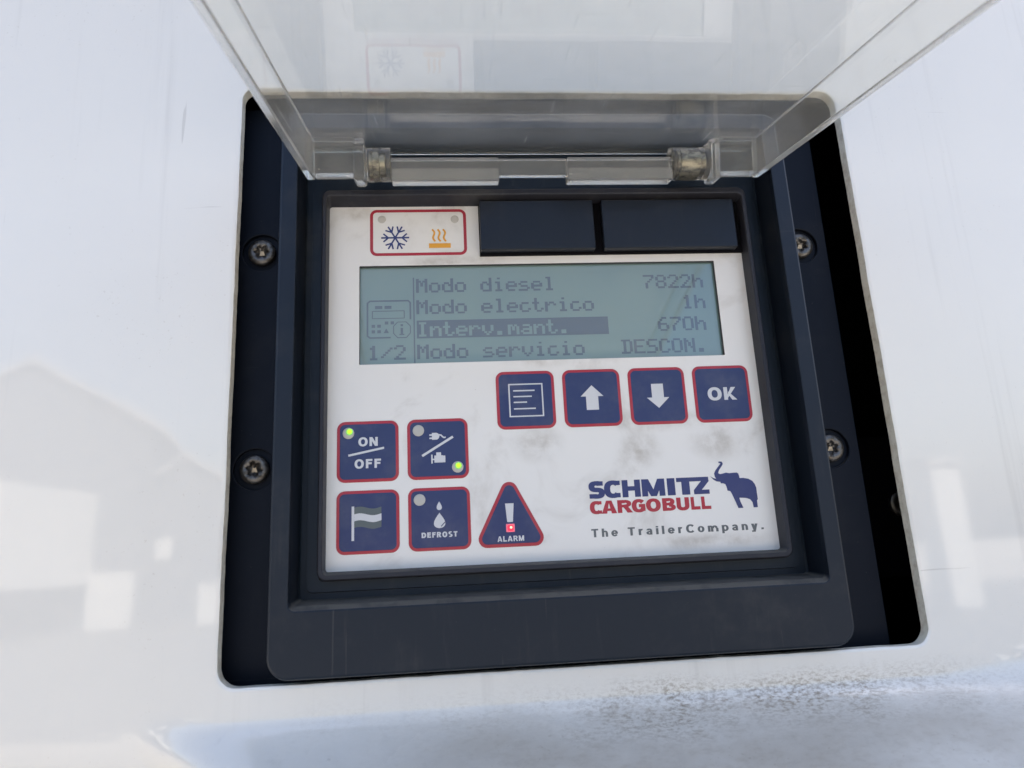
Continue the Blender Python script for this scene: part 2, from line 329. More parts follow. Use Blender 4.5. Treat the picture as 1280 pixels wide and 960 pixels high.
# glyphs, cap height 1; each returns (tests, advance). w = stroke, W = letter width
def glyph(ch, w=.2, W=.72, h=None):
    hv = h is not None; h = h or w * .92
    if hv and ch == 'C': return [ring(W * .55, .5, W * .55, .51, w * 1.05, 52, 308, 2.4, h), rect(W * .62, W * .98, .985 - h, .985), rect(W * .62, W * .98, .015, .015 + h)], W * .98
    if hv and ch == 'S': return [ring(W * .47, 1.01 - (.51 + h / 2) / 2, W * .45, (.51 + h / 2) / 2, w, 60, 270, 2.5, h), rect(W * .47, W * .84, .99 - h, .99), ring(W * .45, (.51 + h / 2) / 2 - .01, W * .47, (.51 + h / 2) / 2, w, -120, 90, 2.5, h), rect(W * .04, W * .45, .01, .01 + h)], W * .92
    if ch == 'O': return [ring(W * .56, .5, W * .56, .52, w * 1.05, p=2.2, wz=h)], W * 1.12
    if ch == 'C': return [ring(W * .55, .5, W * .55, .52, w * 1.05, 42, 318, 2.3, h)], W * .98
    if ch == 'G': return [ring(W * .55, .5, W * .55, .52, w * 1.05, 42, 335, 2.3, h), rect(W * .55, W * 1.04, .38, .38 + h), rect(W * 1.04 - w, W * 1.04, .08, .5)], W * 1.06
    if ch == 'N': return [rect(0, w, 0, 1), rect(W - w, W, 0, 1), poly_test([(0, 1), (w * 1.15, 1), (W, 0), (W - w * 1.15, 0)])], W
    if ch == 'F': return [rect(0, w, 0, 1), rect(0, W * .8, 1 - h, 1), rect(0, W * .72, .42, .42 + h)], W * .8
    if ch == 'E': return [rect(0, w, 0, 1), rect(0, W * .84, 1 - h, 1), rect(0, W * .78, .41, .41 + h), rect(0, W * .86, 0, h)], W * .86
    if ch == 'L': return [rect(0, w, 0, 1), rect(0, W * .8, 0, h)], W * .8
    if ch == 'T': return [rect(W * .44 - w / 2, W * .44 + w / 2, 0, 1), rect(0, W * .88, 1 - h, 1)], W * .88
    if ch == 'I': return [rect(0, w, 0, 1)], w
    if ch == 'H': return [rect(0, w, 0, 1), rect(W - w, W, 0, 1), rect(0, W, .5 - h / 2, .5 + h / 2)], W
    if ch == 'K': return [rect(0, w, 0, 1), poly_test([(w * .9, .36), (W * .98 - w * 1.25, 1), (W * .98, 1), (w * .9, .12)]), poly_test([(W * .36, .66), (W * .36 - .02, .45), (W * 1.04 - w * 1.35, 0), (W * 1.04, 0)])], W * 1.02
    if ch == 'D': return [rect(0, w, 0, 1), rect(0, W * .45, 1 - h, 1), rect(0, W * .45, 0, h), ring(W * .42, .5, W * .6, .5, w, -90, 90, 2.2, h)], W * 1.02
    if ch in 'RB' :
        a = [rect(0, w, 0, 1), rect(0, W * .5, 1 - h, 1), rect(0, W * .5, .42, .42 + h * .85), ring(W * .48, .71, W * .46, .29, w, -90, 90, 2.2, h * .9)]
        if ch == 'R': a.append(poly_test([(W * .36, .5), (W * .36 + w * 1.1, .5), (W * 1.02, 0), (W * 1.02 - w * 1.2, 0)])); return a, W * 1.0
        return a + [rect(0, W * .5, 0, h), ring(W * .50, .27, W * .50, .27, w, -90, 90, 2.2, h * .9)], W * .99
    if ch == 'A': return [minus(poly_test([(0, 0), (W * .55 - w * .6, 1), (W * .55 + w * .6, 1), (W * 1.1, 0), (W * 1.1 - w * 1.15, 0), (W * .55, .80), (w * 1.15, 0)])), poly_test([(W * .25, .2), (W * .85, .2), (W * .78, .2 + h * .8), (W * .32, .2 + h * .8)])], W * 1.1
    if ch == 'M': return [rect(0, w, 0, 1), rect(W * 1.2 - w, W * 1.2, 0, 1), poly_test([(0, 1), (w * 1.2, 1), (W * .6 + w * .5, 0), (W * .6 - w * .5, 0)]), poly_test([(W * 1.2, 1), (W * 1.2 - w * 1.2, 1), (W * .6 - w * .5, 0), (W * .6 + w * .5, 0)])], W * 1.2
    if ch == 'U': return [rect(0, w, .35, 1), rect(W - w, W, .35, 1), ring(W / 2, .36, W / 2, .38, w, 180, 360, 2.3, h)], W
    if ch == 'Z': return [rect(0, W * .9, 1 - h, 1), rect(0, W * .92, 0, h), poly_test([(W * .9, 1 - h * .9), (W * .9 - w * 1.35, 1 - h), (0, h * .9), (w * 1.35, h)])], W * .92
    if ch == 'S':
        r1 = ring(W * .46, .735, W * .44, .285, w, 35, 270, 2.2, h); r2 = ring(W * .46, .265, W * .46, .285, w, -145, 90, 2.2, h)
        return [r1, r2], W * .92
    x = .74                                     # x-height letters
    if ch == 'o': return [ring(W * .42, x / 2, W * .42, x / 2 + .01, w, p=2.1, wz=h * .9)], W * .84
    if ch == 'e': return [ring(W * .42, x / 2, W * .42, x / 2 + .01, w, 0, 325, 2.1, h * .9), rect(w * .5, W * .82, x / 2 - h * .4, x / 2 + h * .35)], W * .84
    if ch == 'a': return [ring(W * .36, x * .29, W * .36, x * .30, w * .95, 60, 360, 2.1, h * .8), rect(W * .72 - w, W * .72, 0, x * .66), ring(W * .36, x * .66, W * .36, x * .35, w, 0, 165, 2.1, h * .85), rect(W * .3, W * .7, x * .42, x * .42 + h * .8)], W * .76
    if ch == 'h': return [rect(0, w, 0, 1), rect(W * .78 - w, W * .78, 0, x * .55), ring(W * .39, x * .55, W * .39, x * .46, w, 0, 180, 2.2, h * .9)], W * .78
    if ch == 'n': return [rect(0, w, 0, x), rect(W * .78 - w, W * .78, 0, x * .55), ring(W * .39, x * .55, W * .39, x * .46, w, 0, 180, 2.2, h * .9)], W * .78
    if ch == 'm': return [rect(0, w, 0, x), rect(W * .66 - w, W * .66, 0, x * .55), rect(W * 1.3 - w, W * 1.3, 0, x * .55), ring(W * .33, x * .55, W * .33, x * .46, w, 0, 180, 2.2, h * .9), ring(W * .66 - w / 2 + W * .34, x * .55, W * .36, x * .46, w, 0, 180, 2.2, h * .9)], W * 1.3
    if ch == 'r': return [rect(0, w, 0, x), ring(W * .42, x * .48, W * .42, x * .53, w, 75, 180, 2.2, h)], W * .52
    if ch == 'i': return [rect(0, w, 0, x), rect(0, w, 1 - h * .9, 1)], w
    if ch == 'l': return [rect(0, w, 0, 1)], w
    if ch == 'p': return [rect(0, w, -.27, x), ring(W * .42, x / 2, W * .42, x / 2 + .01, w, p=2.1, wz=h * .9)], W * .84
    if ch == 'y': return [poly_test([(0, x), (w * 1.1, x), (W * .5, .02), (W * .5 - w, 0)]), poly_test([(W * .8, x), (W * .8 - w * 1.1, x), (W * .13, -.27), (W * .13 + w * 1.15, -.27)]), rect(W * .02, W * .28, -.27, -.27 + h * .9)], W * .8
    if ch == '.': return [rect(0, w, 0, w)], w
    return [], W * .55
def text(s, x0, x1, z0, z1, w=.2, W=.72, gap=.12, shear=0):
    """lettering fitted between x0 and x1, baseline z0, cap height z1-z0"""
    items = []; x = 0
    for i, ch in enumerate(s):
        fs, a = glyph(ch, w, W); items.append((fs, x)); x += a + gap
    x -= gap; H = z1 - z0; k = (x1 - x0) / x; out = []
    for fs, ox in items:
        if fs: out += place(fs, x0 + ox * k, z0, k, H, shear)
    return out

# ------------------------------------------------------------------ setting: yard, buildings seen only as reflections
g = link('ground', [(-60000, -60000, -1350), (60000, -60000, -1350), (60000, 60000, -1350), (-60000, 60000, -1350)], [(0, 1, 2, 3)], ['edge'])
m = mat('yard_concrete', (.26, .25, .23), .9); t = NT(m); t.setc(t.mix(t.noise(.8, 6, .6), (.235, .215, .185), (.33, .305, .265)))
g.data.materials[0] = m; tag(g, kind='structure')
ln = link('dark_ground_strip', [(-60000, -15500, -1346), (60000, -15500, -1346), (60000, -5200, -1346), (-60000, -5200, -1346)], [(0, 1, 2, 3)], ['void'])  # unseen dark strip added; stands in for shaded ground mirrored in the shell
m = mat('darkened_ground', (.06, .06, .06), .9); t = NT(m); t.setc(t.mix(t.noise(1.5, 6, .6), (.055, .055, .057), (.10, .098, .092))); ln.data.materials[0] = m; tag(ln, kind='structure')
M['wh_wall'] = mat('warehouse_wall', (.07, .075, .085), .7); M['wh_white'] = mat('warehouse_white', (.50, .49, .46), .6); M['wh_roof'] = mat('warehouse_roof', (.30, .29, .28), .6); M['wh_dark'] = mat('warehouse_dark', (.12, .13, .14), .5)
def gable(name, cx, cy, w, d, h, hr, rz, lab, extra=True):
    r = empty(name, (cx, cy, -1350), lab, 'building'); r.rotation_euler = (0, 0, R(rz))
    V = [(-w / 2, 0, 0), (w / 2, 0, 0), (w / 2, 0, h), (0, 0, h + hr), (-w / 2, 0, h)]; V += [(x, -d, z) for x, y, z in V]
    fix(link('wall', V, [(0, 1, 2, 3, 4), (5, 9, 8, 7, 6), (0, 4, 9, 5), (1, 6, 7, 2), (0, 5, 6, 1)], ['wh_wall'], r))
    rv = []
    for y in (150, -d - 150):
        rv += [(-w / 2 - 200, y, h - 80), (0, y, h + hr + 60), (w / 2 + 200, y, h - 80), (w / 2 + 200, y, h + 40), (0, y, h + hr + 200), (-w / 2 - 200, y, h + 40)]
    fix(link('roof', rv, [tuple(range(6)), tuple(range(11, 5, -1))] + [(i, (i + 1) % 6, 6 + (i + 1) % 6, 6 + i) for i in range(6)], ['wh_roof'], r))
    if extra:
        box('door', w * .28, w * .46, 20, 70, 0, h * .27, 'wh_white', r); box('window', -w * .30, -w * .12, 20, 70, h * .45, h * .6, 'wh_white', r)
    return r
gable('warehouse', -11100, -14500, 5400, 14000, 4200, 1500, -10, 'grey gabled warehouse across the yard, mirrored in the left of the white shell')
gable('lean_shed', -7000, -15500, 4600, 9000, 3000, 500, -8, 'low grey shed beside the warehouse, mirrored in the white shell')

pt = empty('added_trailer', (-11450, -12000, -1350), 'white box trailer added across the yard, mirrored as a bright patch at the left edge of the shell', 'trailer')  # unseen white block, added for the bright patch mirrored at left
box('trailer_body', -1900, 1900, -9000, 0, 900, 2800, 'wh_white', pt, 40)
for wx in (-1500, 1500):
    for wy in (-7000, -5600): cyl_x('wheel', wx - 140, wx + 140, wy, 480, 480, 'wh_dark', pt)
gp = empty('added_pillar', (7450, -10000, -1350), 'tall white pillar added across the yard, mirrored as a bright streak in the right of the shell', 'pillar')  # unseen white post, added to give the shell its bright streak at right
box('pillar_shaft', -230, 230, -460, 0, 60, 2150, 'wh_white', gp, 20); box('pillar_foot', -290, 290, -520, 60, 0, 60, 'wh_dark', gp, 10); box('pillar_cap', -280, 280, -510, 50, 2150, 2260, 'wh_roof', gp, 10)

# ------------------------------------------------------------------ white shell
OX0, OX1, OZ0, OZ1, OR = -31.3, 204.5, -168.9, 45.5, 6.0
YF = -10.0
def sm(a, b, x): t_ = np.clip((x - a) / (b - a), 0, 1); return t_ * t_ * (3 - 2 * t_)
def shellY(x, z):
    d_ = np.maximum(0, -(z + 178.3)); led = 2.1 * (d_ - 4.5 * (1 - np.exp(-d_ / 4.5))); led = np.minimum(led, 150)
    led = led * sm(-20, 20, x - (-45 + 1.15 * np.maximum(0, -(z + 178))))
    wall = 0 * x
    k = 3.0; a = led; b = wall                    # smooth maximum: the nearer sheet wins
    hmx = np.clip(.5 + .5 * (a - b) / k, 0, 1); mx = b * (1 - hmx) + a * hmx + k * hmx * (1 - hmx)
    return YF - (mx - k * .25 * np.exp(-((a + b) / 1.5))) + .06 * (np.log1p(np.exp(np.clip((-44 - x) / 3.0, -40, 40))) * 3.0 * (x > -160) + np.minimum(np.maximum(0, -44 - x), 300) * (x <= -160))
N_SIDE = 130
def contour(x0, x1, z0, z1, r, y, n=10, m_=N_SIDE):
    pts = []
    cs = ((x1 - r, z0 + r, -90), (x1 - r, z1 - r, 0), (x0 + r, z1 - r, 90), (x0 + r, z0 + r, 180))
    for k, (cx, cz, a0) in enumerate(cs):
        for i in range(n + 1):
            a = R(a0 + 90 * i / n); pts.append((cx + r * math.cos(a), cz + r * math.sin(a)))
        nx, nz, na = cs[(k + 1) % 4]; a = R(na); q = (nx + r * math.cos(a), nz + r * math.sin(a)); p = pts[-1]
        for i in range(1, m_): pts.append((p[0] + (q[0] - p[0]) * i / m_, p[1] + (q[1] - p[1]) * i / m_))
    return np.array(pts)
inner = contour(OX0, OX1, OZ0, OZ1, OR, 0)
rng = np.random.RandomState(3); wob = np.convolve(np.concatenate([rng.randn(len(inner))] * 3), np.ones(9) / 9, 'same')[len(inner):2 * len(inner)] * .25
cen = np.array([80., -62.]); dirs = inner - cen; inner = inner + dirs / np.linalg.norm(dirs, axis=1)[:, None] * wob[:, None]
steps = np.concatenate([np.linspace(0, 60, 90), np.linspace(60, 200, 60)[1:], np.linspace(200, 900, 26)[1:]])
V = []; F = []; n = len(inner)
out_dir = []
for p in contour(OX0 - 10, OX1 + 10, OZ0 - 10, OZ1 + 10, OR + 10, 0) - contour(OX0, OX1, OZ0, OZ1, OR, 0): out_dir.append(p / 10)
out_dir = np.array(out_dir)
for s_ in steps:
    P = inner + out_dir * s_
    yy = shellY(P[:, 0], P[:, 1])
    if s_ < .7: yy = yy + .35 * (1 - s_ / .7) ** 2
    V += [(p[0], y, p[1]) for p, y in zip(P, yy)]
for k in range(len(steps) - 1):
    for i in range(n):
        j = (i + 1) % n; F.append((k * n + i, k * n + j, (k + 1) * n + j, (k + 1) * n + i))
shell = link('white_shell_panel', V, F, ['shell'], smooth=True); fix(shell)
if shell.data.polygons[0].normal.y > 0: shell.data.flip_normals()
tag(shell, 'white glossy moulded shell panel with a rounded cut-out round the black control unit', 'housing panel')
b0 = [(p[0], YF + .352, p[1]) for p in inner]; b1 = [(p[0], YF + 4.4, p[1]) for p in inner]
b2 = [(p[0] + q[0] * 900, YF + 60, p[1] + q[1] * 900) for p, q in zip(inner, out_dir)]
b1b = [(p[0], YF + 4.402, p[1]) for p in inner]
loft('cut_edge', [b0, b1], ['edge'], shell, smooth=True)
loft('back_skin', [b1b, b2], ['edge'], shell)

# dark equipment housing behind the opening
hb = empty('inner_housing', (80, 90, -60), 'black equipment cavity seen in the gap right of the control unit', 'housing')
link('cavity', [(x - 80, y - 90, z + 60) for x, y, z in [(-90, -3.2, -230), (330, -3.2, -230), (330, -3.2, 150), (-90, -3.2, 150), (-90, 120, -230), (330, 120, -230), (330, 120, 150), (-90, 120, 150)]],
     [(4, 7, 6, 5), (0, 1, 5, 4), (1, 2, 6, 5), (2, 3, 7, 6), (3, 0, 4, 7)], ['void'], hb)
bracket = box('bracket', 222 - 80, 262 - 80, 44 - 90, 50 - 90, -150 + 60, -90 + 60, 'void', hb, .6)

def torx_screw(name, x, y, z, rh, parent, mk='steel', rotd=0):
    """pan head with a six-lobed socket"""
    n = 48; loops = []
    for r_, yy in ((rh * 1.0, y + 1.2), (rh, y + .2), (rh * .93, y - .45), (rh * .74, y - .8), (rh * .66, y - .82)): loops.append([(x + r_ * math.cos(2 * math.pi * i / n), yy, z + r_ * math.sin(2 * math.pi * i / n)) for i in range(n)])
    def lobe(sc, yy): return [(x + sc * rh * (.42 + .10 * math.cos(6 * (2 * math.pi * i / n) + rotd)) * math.cos(2 * math.pi * i / n), yy, z + sc * rh * (.42 + .10 * math.cos(6 * (2 * math.pi * i / n) + rotd)) * math.sin(2 * math.pi * i / n)) for i in range(n)]
    loops += [lobe(1.06, y - .55), lobe(1, y - .3), lobe(.92, y + .9)]
    s = loft(name, loops, [mk], parent, (False, True), smooth=True)
    link('socket_pin', [(x - rh * .2, y + .85, z - rh * .2), (x + rh * .2, y + .85, z - rh * .2), (x + rh * .12, y + .25, z + rh * .1), (x - rh * .12, y + .3, z + rh * .1), (x, y + .9, z + rh * .25)], [(0, 1, 2, 3), (3, 2, 4)], ['bright'], s)
    return s
torx_screw('bolt', 236.0 - 80, 42 - 90, -119.5 + 60, 5.2, hb, 'bright')

# ------------------------------------------------------------------ the control unit
CU = empty('control_unit', (80, 0, -60), 'black framed cooling-unit control panel with white keypad, lit display and raised clear lid', 'control panel')
CU.location = (0, 0, 0)
# mounting flange with counterbores
FX0, FX1, FZ0, FZ1 = -36.0, 196.2, -174, 43
holes = [(-25.0, -17.6), (-25.0, -99.2), (185.4, -17.9), (185.4, -99.5)]
def flange():
    bm = bmesh.new()
    # grid of cells, each hole in its own square cell
    V = []; F = []
    def q(x0, x1, z0, z1, y=1.0):
        n = len(V); V.extend([(x0, y, z0), (x1, y, z0), (x1, y, z1), (x0, y, z1)]); F.append((n, n + 1, n + 2, n + 3))
    hs = 9.6
    for side in (-25.0, 185.4):
        zs = sorted([h[1] for h in holes if abs(h[0] - side) < 1]); xa, xb_ = (FX0, -15.0) if side < 0 else (176.0, FX1)
        cur = FZ0
        for zc in zs:
            q(xa, xb_, cur, zc - hs); cur = zc + hs
            # cell with a round counterbore
            N = 48; sq = []
            for i in range(N):
                a = 2 * math.pi * (i + .5) / N; c_, s_ = math.cos(a), math.sin(a)
                tx = ((xb_ - side) if c_ > 0 else (xa - side)) / c_ if abs(c_) > 1e-6 else 1e9
                tz = hs / abs(s_) if abs(s_) > 1e-6 else 1e9
                tt = min(tx, tz); sq.append((side + c_ * tt, 1.0, zc + s_ * tt))
            L = [sq]
            for r_, y_ in ((7.6, 1.0), (7.3, 1.15), (7.2, 2.6), (3.5, 2.6)): L.append([(side + r_ * math.cos(2 * math.pi * (i + .5) / N), y_, zc + r_ * math.sin(2 * math.pi * (i + .5) / N)) for i in range(N)])
            n0 = len(V)
            for l_ in L: V.extend(l_)
            for k in range(len(L) - 1):
                for i in range(N): j = (i + 1) % N; F.append((n0 + k * N + i, n0 + k * N + j, n0 + (k + 1) * N + j, n0 + (k + 1) * N + i))
            n0 = len(V); V.extend([(side + 3.5 * math.cos(2 * math.pi * i / 24), 2.62, zc + 3.5 * math.sin(2 * math.pi * i / 24)) for i in range(24)]); F.append(tuple(range(n0, n0 + 24)))
            # corners left over by the polar fan
            for cx in (xa, xb_):
                for cz in (zc - hs, zc + hs):
                    pass
        q(xa, xb_, cur, FZ1)
    q(-15.0, 176.0, 30, FZ1); q(-15.0, 176.0, FZ0, -160)
    # outer returns
    for (a, b) in (((FX0, FZ0), (FX1, FZ0)), ((FX1, FZ0), (FX1, FZ1)), ((FX1, FZ1), (FX0, FZ1)), ((FX0, FZ1), (FX0, FZ0))):
        n = len(V); V.extend([(a[0], 1.0, a[1]), (b[0], 1.0, b[1]), (b[0], 4.5, b[1]), (a[0], 4.5, a[1])]); F.append((n, n + 1, n + 2, n + 3))
    return link('mounting_flange', V, F, ['flange'], CU)
fl = flange()
for i, (hx, hz) in enumerate(holes):
    s = torx_screw('screw', hx, .6, hz, 5.05, CU, rotd=i * 1.3)

# outer bezel: one lofted ring from its outer foot over the front face to the inner floor
def rrs(*a): return rr(*a, n=8)
bz = loft('bezel', [rrs(-15.5, 176.6, -167.2, 34, 7, 1.0), rrs(-15.5, 176.6, -167.2, 34, 7, -12.6), rrs(-15.2, 176.3, -166.9, 33.7, 6.7, -13.3), rrs(-14.5, 175.6, -166.2, 33, 6, -13.7),
    rrs(-9.5, 170.5, -147.0, 27.6, 2.8, -13.7), rrs(-9.2, 170.2, -146.6, 27.3, 2.4, -13.55), rrs(-8.9, 169.9, -145.2, 27, 1.8, -11.6),
    rrs(-8.7, 169.3, -144.2, 26.6, 1.4, -.8), rrs(-8.2, 168.7, -144.0, 26, 1.2, 0), rrs(-1.0, 161.6, -137.2, 3.5, 1.2, 0)], ['black', 'black_wall'], CU, fm=[0, 0, 0, 0, 0, 0, 0, 1, 1])
# raised step on the floor beside the display frame
loft('inner_ledge', [rrs(-6.2, 166.6, -141.9, 8.4, 2, -.02), rrs(-6.0, 166.4, -141.7, 8.2, 2, -.9), rrs(-2.0, 162.8, -138.3, 4.8, 1.5, -.9), rrs(-1.9, 162.7, -138.2, 4.7, 1.5, -.05)], ['black_wall'], CU)
# display frame
loft('display_frame', [rrs(-1.9, 162.6, -138.1, 4.5, 3.2, .02), rrs(-1.75, 162.45, -138.0, 4.4, 3.2, -5.5), rrs(-1.3, 162.0, -137.6, 4.0, 2.8, -6.0),
    rrs(-.3, 160.9, -136.2, 2.4, 1.9, -6.0), rrs(-.05, 160.6, -135.9, 2.0, 1.6, -5.7), rrs(.1, 160.35, -135.3, .2, 1.0, .02)], ['rim'], CU)

# face plate with the display window
LX0, LX1, LZ0, LZ1 = 11.3, 148.7, -62.6, -24.1
FP = empty('face_plate_mount', (0, 0, 0)); bpy.data.objects.remove(FP)
pl = [rr(-.3, 160.9, -135.9, .6, 1.0, .05, 6), rr(LX0, LX1, LZ0, LZ1, .35, .05, 6), rr(LX0 + .05, LX1 - .05, LZ0 + .05, LZ1 - .05, .3, 1.75, 6)]
plate = loft('face_plate', pl, ['plate', 'lcdedge'], CU, fm=[0, 1])
lcd = link('display_screen', [(LX0 - .5, 1.7, LZ0 - .5), (LX1 + .5, 1.7, LZ0 - .5), (LX1 + .5, 1.7, LZ1 + .5), (LX0 - .5, 1.7, LZ1 + .5)], [(0, 1, 2, 3)], ['lcd'], CU)

# 5x7 dot font
DOT = {'M': ["10001", "11011", "10101", "10101", "10001", "10001", "10001"], 'o': ["00000", "00000", "01110", "10001", "10001", "10001", "01110"], 'd': ["00001", "00001", "01101", "10011", "10001", "10001", "01111"],
 'i': ["00100", "00000", "01100", "00100", "00100", "00100", "01110"], 'e': ["00000", "00000", "01110", "10001", "11111", "10000", "01110"], 's': ["00000", "00000", "01110", "10000", "01110", "00001", "11110"],
 'l': ["01100", "00100", "00100", "00100", "00100", "00100", "01110"], 'c': ["00000", "00000", "01110", "10000", "10000", "10001", "01110"], 't': ["01000", "01000", "11100", "01000", "01000", "01001", "00110"],
 'r': ["00000", "00000", "10110", "11001", "10000", "10000", "10000"], 'v': ["00000", "00000", "10001", "10001", "10001", "01010", "00100"], 'n': ["00000", "00000", "10110", "11001", "10001", "10001", "10001"],
 'm': ["00000", "00000", "11010", "10101", "10101", "10001", "10001"], 'a': ["00000", "00000", "01110", "00001", "01111", "10001", "01111"], 'I': ["01110", "00100", "00100", "00100", "00100", "00100", "01110"],
 '.': ["00000", "00000", "00000", "00000", "00000", "01100", "01100"], '7': ["11111", "00001", "00010", "00100", "01000", "01000", "01000"], '8': ["01110", "10001", "10001", "01110", "10001", "10001", "01110"],
 '2': ["01110", "10001", "00001", "00010", "00100", "01000", "11111"], 'h': ["10000", "10000", "10110", "11001", "10001", "10001", "10001"], '1': ["00100", "01100", "00100", "00100", "00100", "00100", "01110"],
 '6': ["00110", "01000", "10000", "11110", "10001", "10001", "01110"], '0': ["01110", "10001", "10001", "10001", "10001", "10001", "01110"], 'D': ["11110", "01001", "01001", "01001", "01001", "01001", "11110"],
 'E': ["11111", "10000", "10000", "11110", "10000", "10000", "11111"], 'S': ["01111", "10000", "10000", "01110", "00001", "00001", "11110"], 'C': ["01110", "10001", "10000", "10000", "10000", "10001", "01110"],
 'O': ["01110", "10001", "10001", "10001", "10001", "10001", "01110"], 'N': ["10001", "11001", "10101", "10101", "10011", "10001", "10001"], '/': ["00000", "00001", "00010", "00100", "01000", "10000", "00000"], ' ': ["00000"] * 7}
PX, PZ, ADV = .813, .81, 4.88
def dots(s, x, ztop, adv=ADV, px=PX, pz=PZ, inv=False):
    out = []
    for k, ch in enumerate(s):
        for r_, row in enumerate(DOT[ch]):
            c0 = None
            for c_ in range(6):
                on = c_ < 5 and row[c_] == '1'
                if on and c0 is None: c0 = c_
                if not on and c0 is not None:
                    out.append(rect(x + k * adv + c0 * px - .14, x + k * adv + c_ * px + .14, ztop - (r_ + 1) * pz + .03, ztop - r_ * pz + (.03 if r_ and any(DOT[ch][r_ - 1][q_] == '1' and row[q_] == '1' for q_ in range(5)) else -.03))); c0 = None
    return out
dt = Ink(); yl = 1.64
rows = [-28.9, -37.5, -46.3, -55.0]
fs = dots('Modo diesel', 32.4, rows[0]) + dots('Modo electrico', 32.4, rows[1]) + dots('Modo servicio', 32.4, rows[3])
fs += dots('7822h', 144.1 - 5 * ADV + .6, rows[0]) + dots('1h', 144.1 - 2 * ADV + .6, rows[1]) + dots('670h', 143.4 - 4 * ADV + .6, rows[2]) + dots('DESCON.', 109.5, rows[3])
fs += dots('1/2', 14.3, rows[3], 4.8)
fs += [rect(31.1, 31.6, -62.3, -28.4)]
bar_txt = dots('Interv.mant.', 32.4, rows[2])
fs.append(minus(rect(32.3, 105.0, -52.6, -45.6), *bar_txt))
# small picture of a control panel with an information mark
u = [(14.0, -38.2), (14.9, -37.3), (29.1, -37.3), (30.0, -38.2)]
fs += path([(22.6, -52.0), (15.0, -52.0), (14.1, -51.2), (14.1, -38.4), (15.0, -37.6), (29.2, -37.6), (30.0, -38.4), (30.0, -45.0)], .62)
fs += [rect(16.9, 19.6, -40.7, -39.5), rect(20.4, 23.0, -40.7, -39.5)]
fs += path([(15.9, -41.6), (27.7, -41.6), (27.7, -44.5), (15.9, -44.5), (15.9, -41.6)], .34)
fs += [rect(15.6 + a, 15.6 + a + 1.3, -b - 1.2, -b) for a, b in ((0, 46.9), (2.1, 46.9), (4.9, 45.7), (7.0, 45.7), (0, 49.0), (2.1, 49.0))] + [poly_test([(20.0, -50.2), (22.0, -50.2), (21.0, -48.4)])]
fs += path([(25.2, -46.0), (28.4, -46.0), (29.9, -47.6), (29.9, -50.4), (28.4, -52.1), (25.2, -52.1), (23.7, -50.4), (23.7, -47.6), (25.2, -46.0)], .36)
fs += [rect(26.3, 27.2, -50.9, -48.3), rect(26.3, 27.2, -47.7, -46.9), rect(25.8, 27.7, -51.1, -50.6)]
dt.add(fs, yl, 'seg', dz=.08, dx=.04); dt.build('display_text', lcd)

# red framed indicator with frost and heat signs
ip = Ink(); yi = -.03
def rbox(I, x0, x1, z0, z1, r, w, y, mk): I.loft([rr(x0, x1, z0, z1, r, y, 6), rr(x0 + w, x1 - w, z0 + w, z1 - w, max(r - w, .2), y, 6)], mk, cap=False)
rbox(ip, 15.3, 52.1, -20.1, -1.0, 2.6, 1.15, yi, 'red')
cx, cz, r_ = 24.8, -12.7, 5.3; fr = []
for k in range(6):
    a = R(60 * k); c_, s_ = math.cos(a), math.sin(a); fr.append(line(cx, cz, cx + c_ * r_, cz + s_ * r_, .62))
    for d_ in (2.6,):
        bx, bz_ = cx + c_ * d_, cz + s_ * d_
        for e_ in (-42, 42): fr.append(line(bx, bz_, bx + 2.5 * math.cos(a + R(e_)), bz_ + 2.5 * math.sin(a + R(e_)), .6))
ip.add(fr, yi, 'frost')
ht = [rect(37.6, 45.9, -17.1, -15.2)]
for k in range(3):
    x = 39.0 + 2.05 * k; pts = [(x + 1.15 * (q_ / 12) + .55 * math.sin(q_ / 12 * 2 * math.pi) - .1, -9.4 - 5.0 * q_ / 12) for q_ in range(13)]; ht += path(pts, .72)
ip.add(ht, yi, 'yellow')
ind = ip.build('mode_indicator', plate)
def lens(x, z, r_, parent, lit=None, y0=-.3, mk='lens', off=(.6, .5)):
    n = 32; loops = [disc(x, z, r_, y0 + .25, n), disc(x, z, r_ * .97, y0 - .02, n), disc(x, z, r_ * .8, y0 - .14, n), disc(x, z, r_ * .35, y0 - .2, n)]
    o = loft('indicator_light', loops, [mk], parent, (False, True), smooth=True)
    if lit:
        g_ = Ink(); g_.raw(disc(x + off[0] * .8, z + off[1] * .8, r_ * .62, y0 - .21, 24), [tuple(range(24))], 'halo'); g_.raw(disc(x + off[0], z + off[1], r_ * .40, y0 - .25, 24), [tuple(range(24))], 'green'); g_.build('lit_spot', o)
    return o
lens(19.8, -5.0, 1.6, plate, y0=.0, mk='faint_lens'); lens(47.7, -5.2, 1.6, plate, y0=.0, mk='faint_lens')

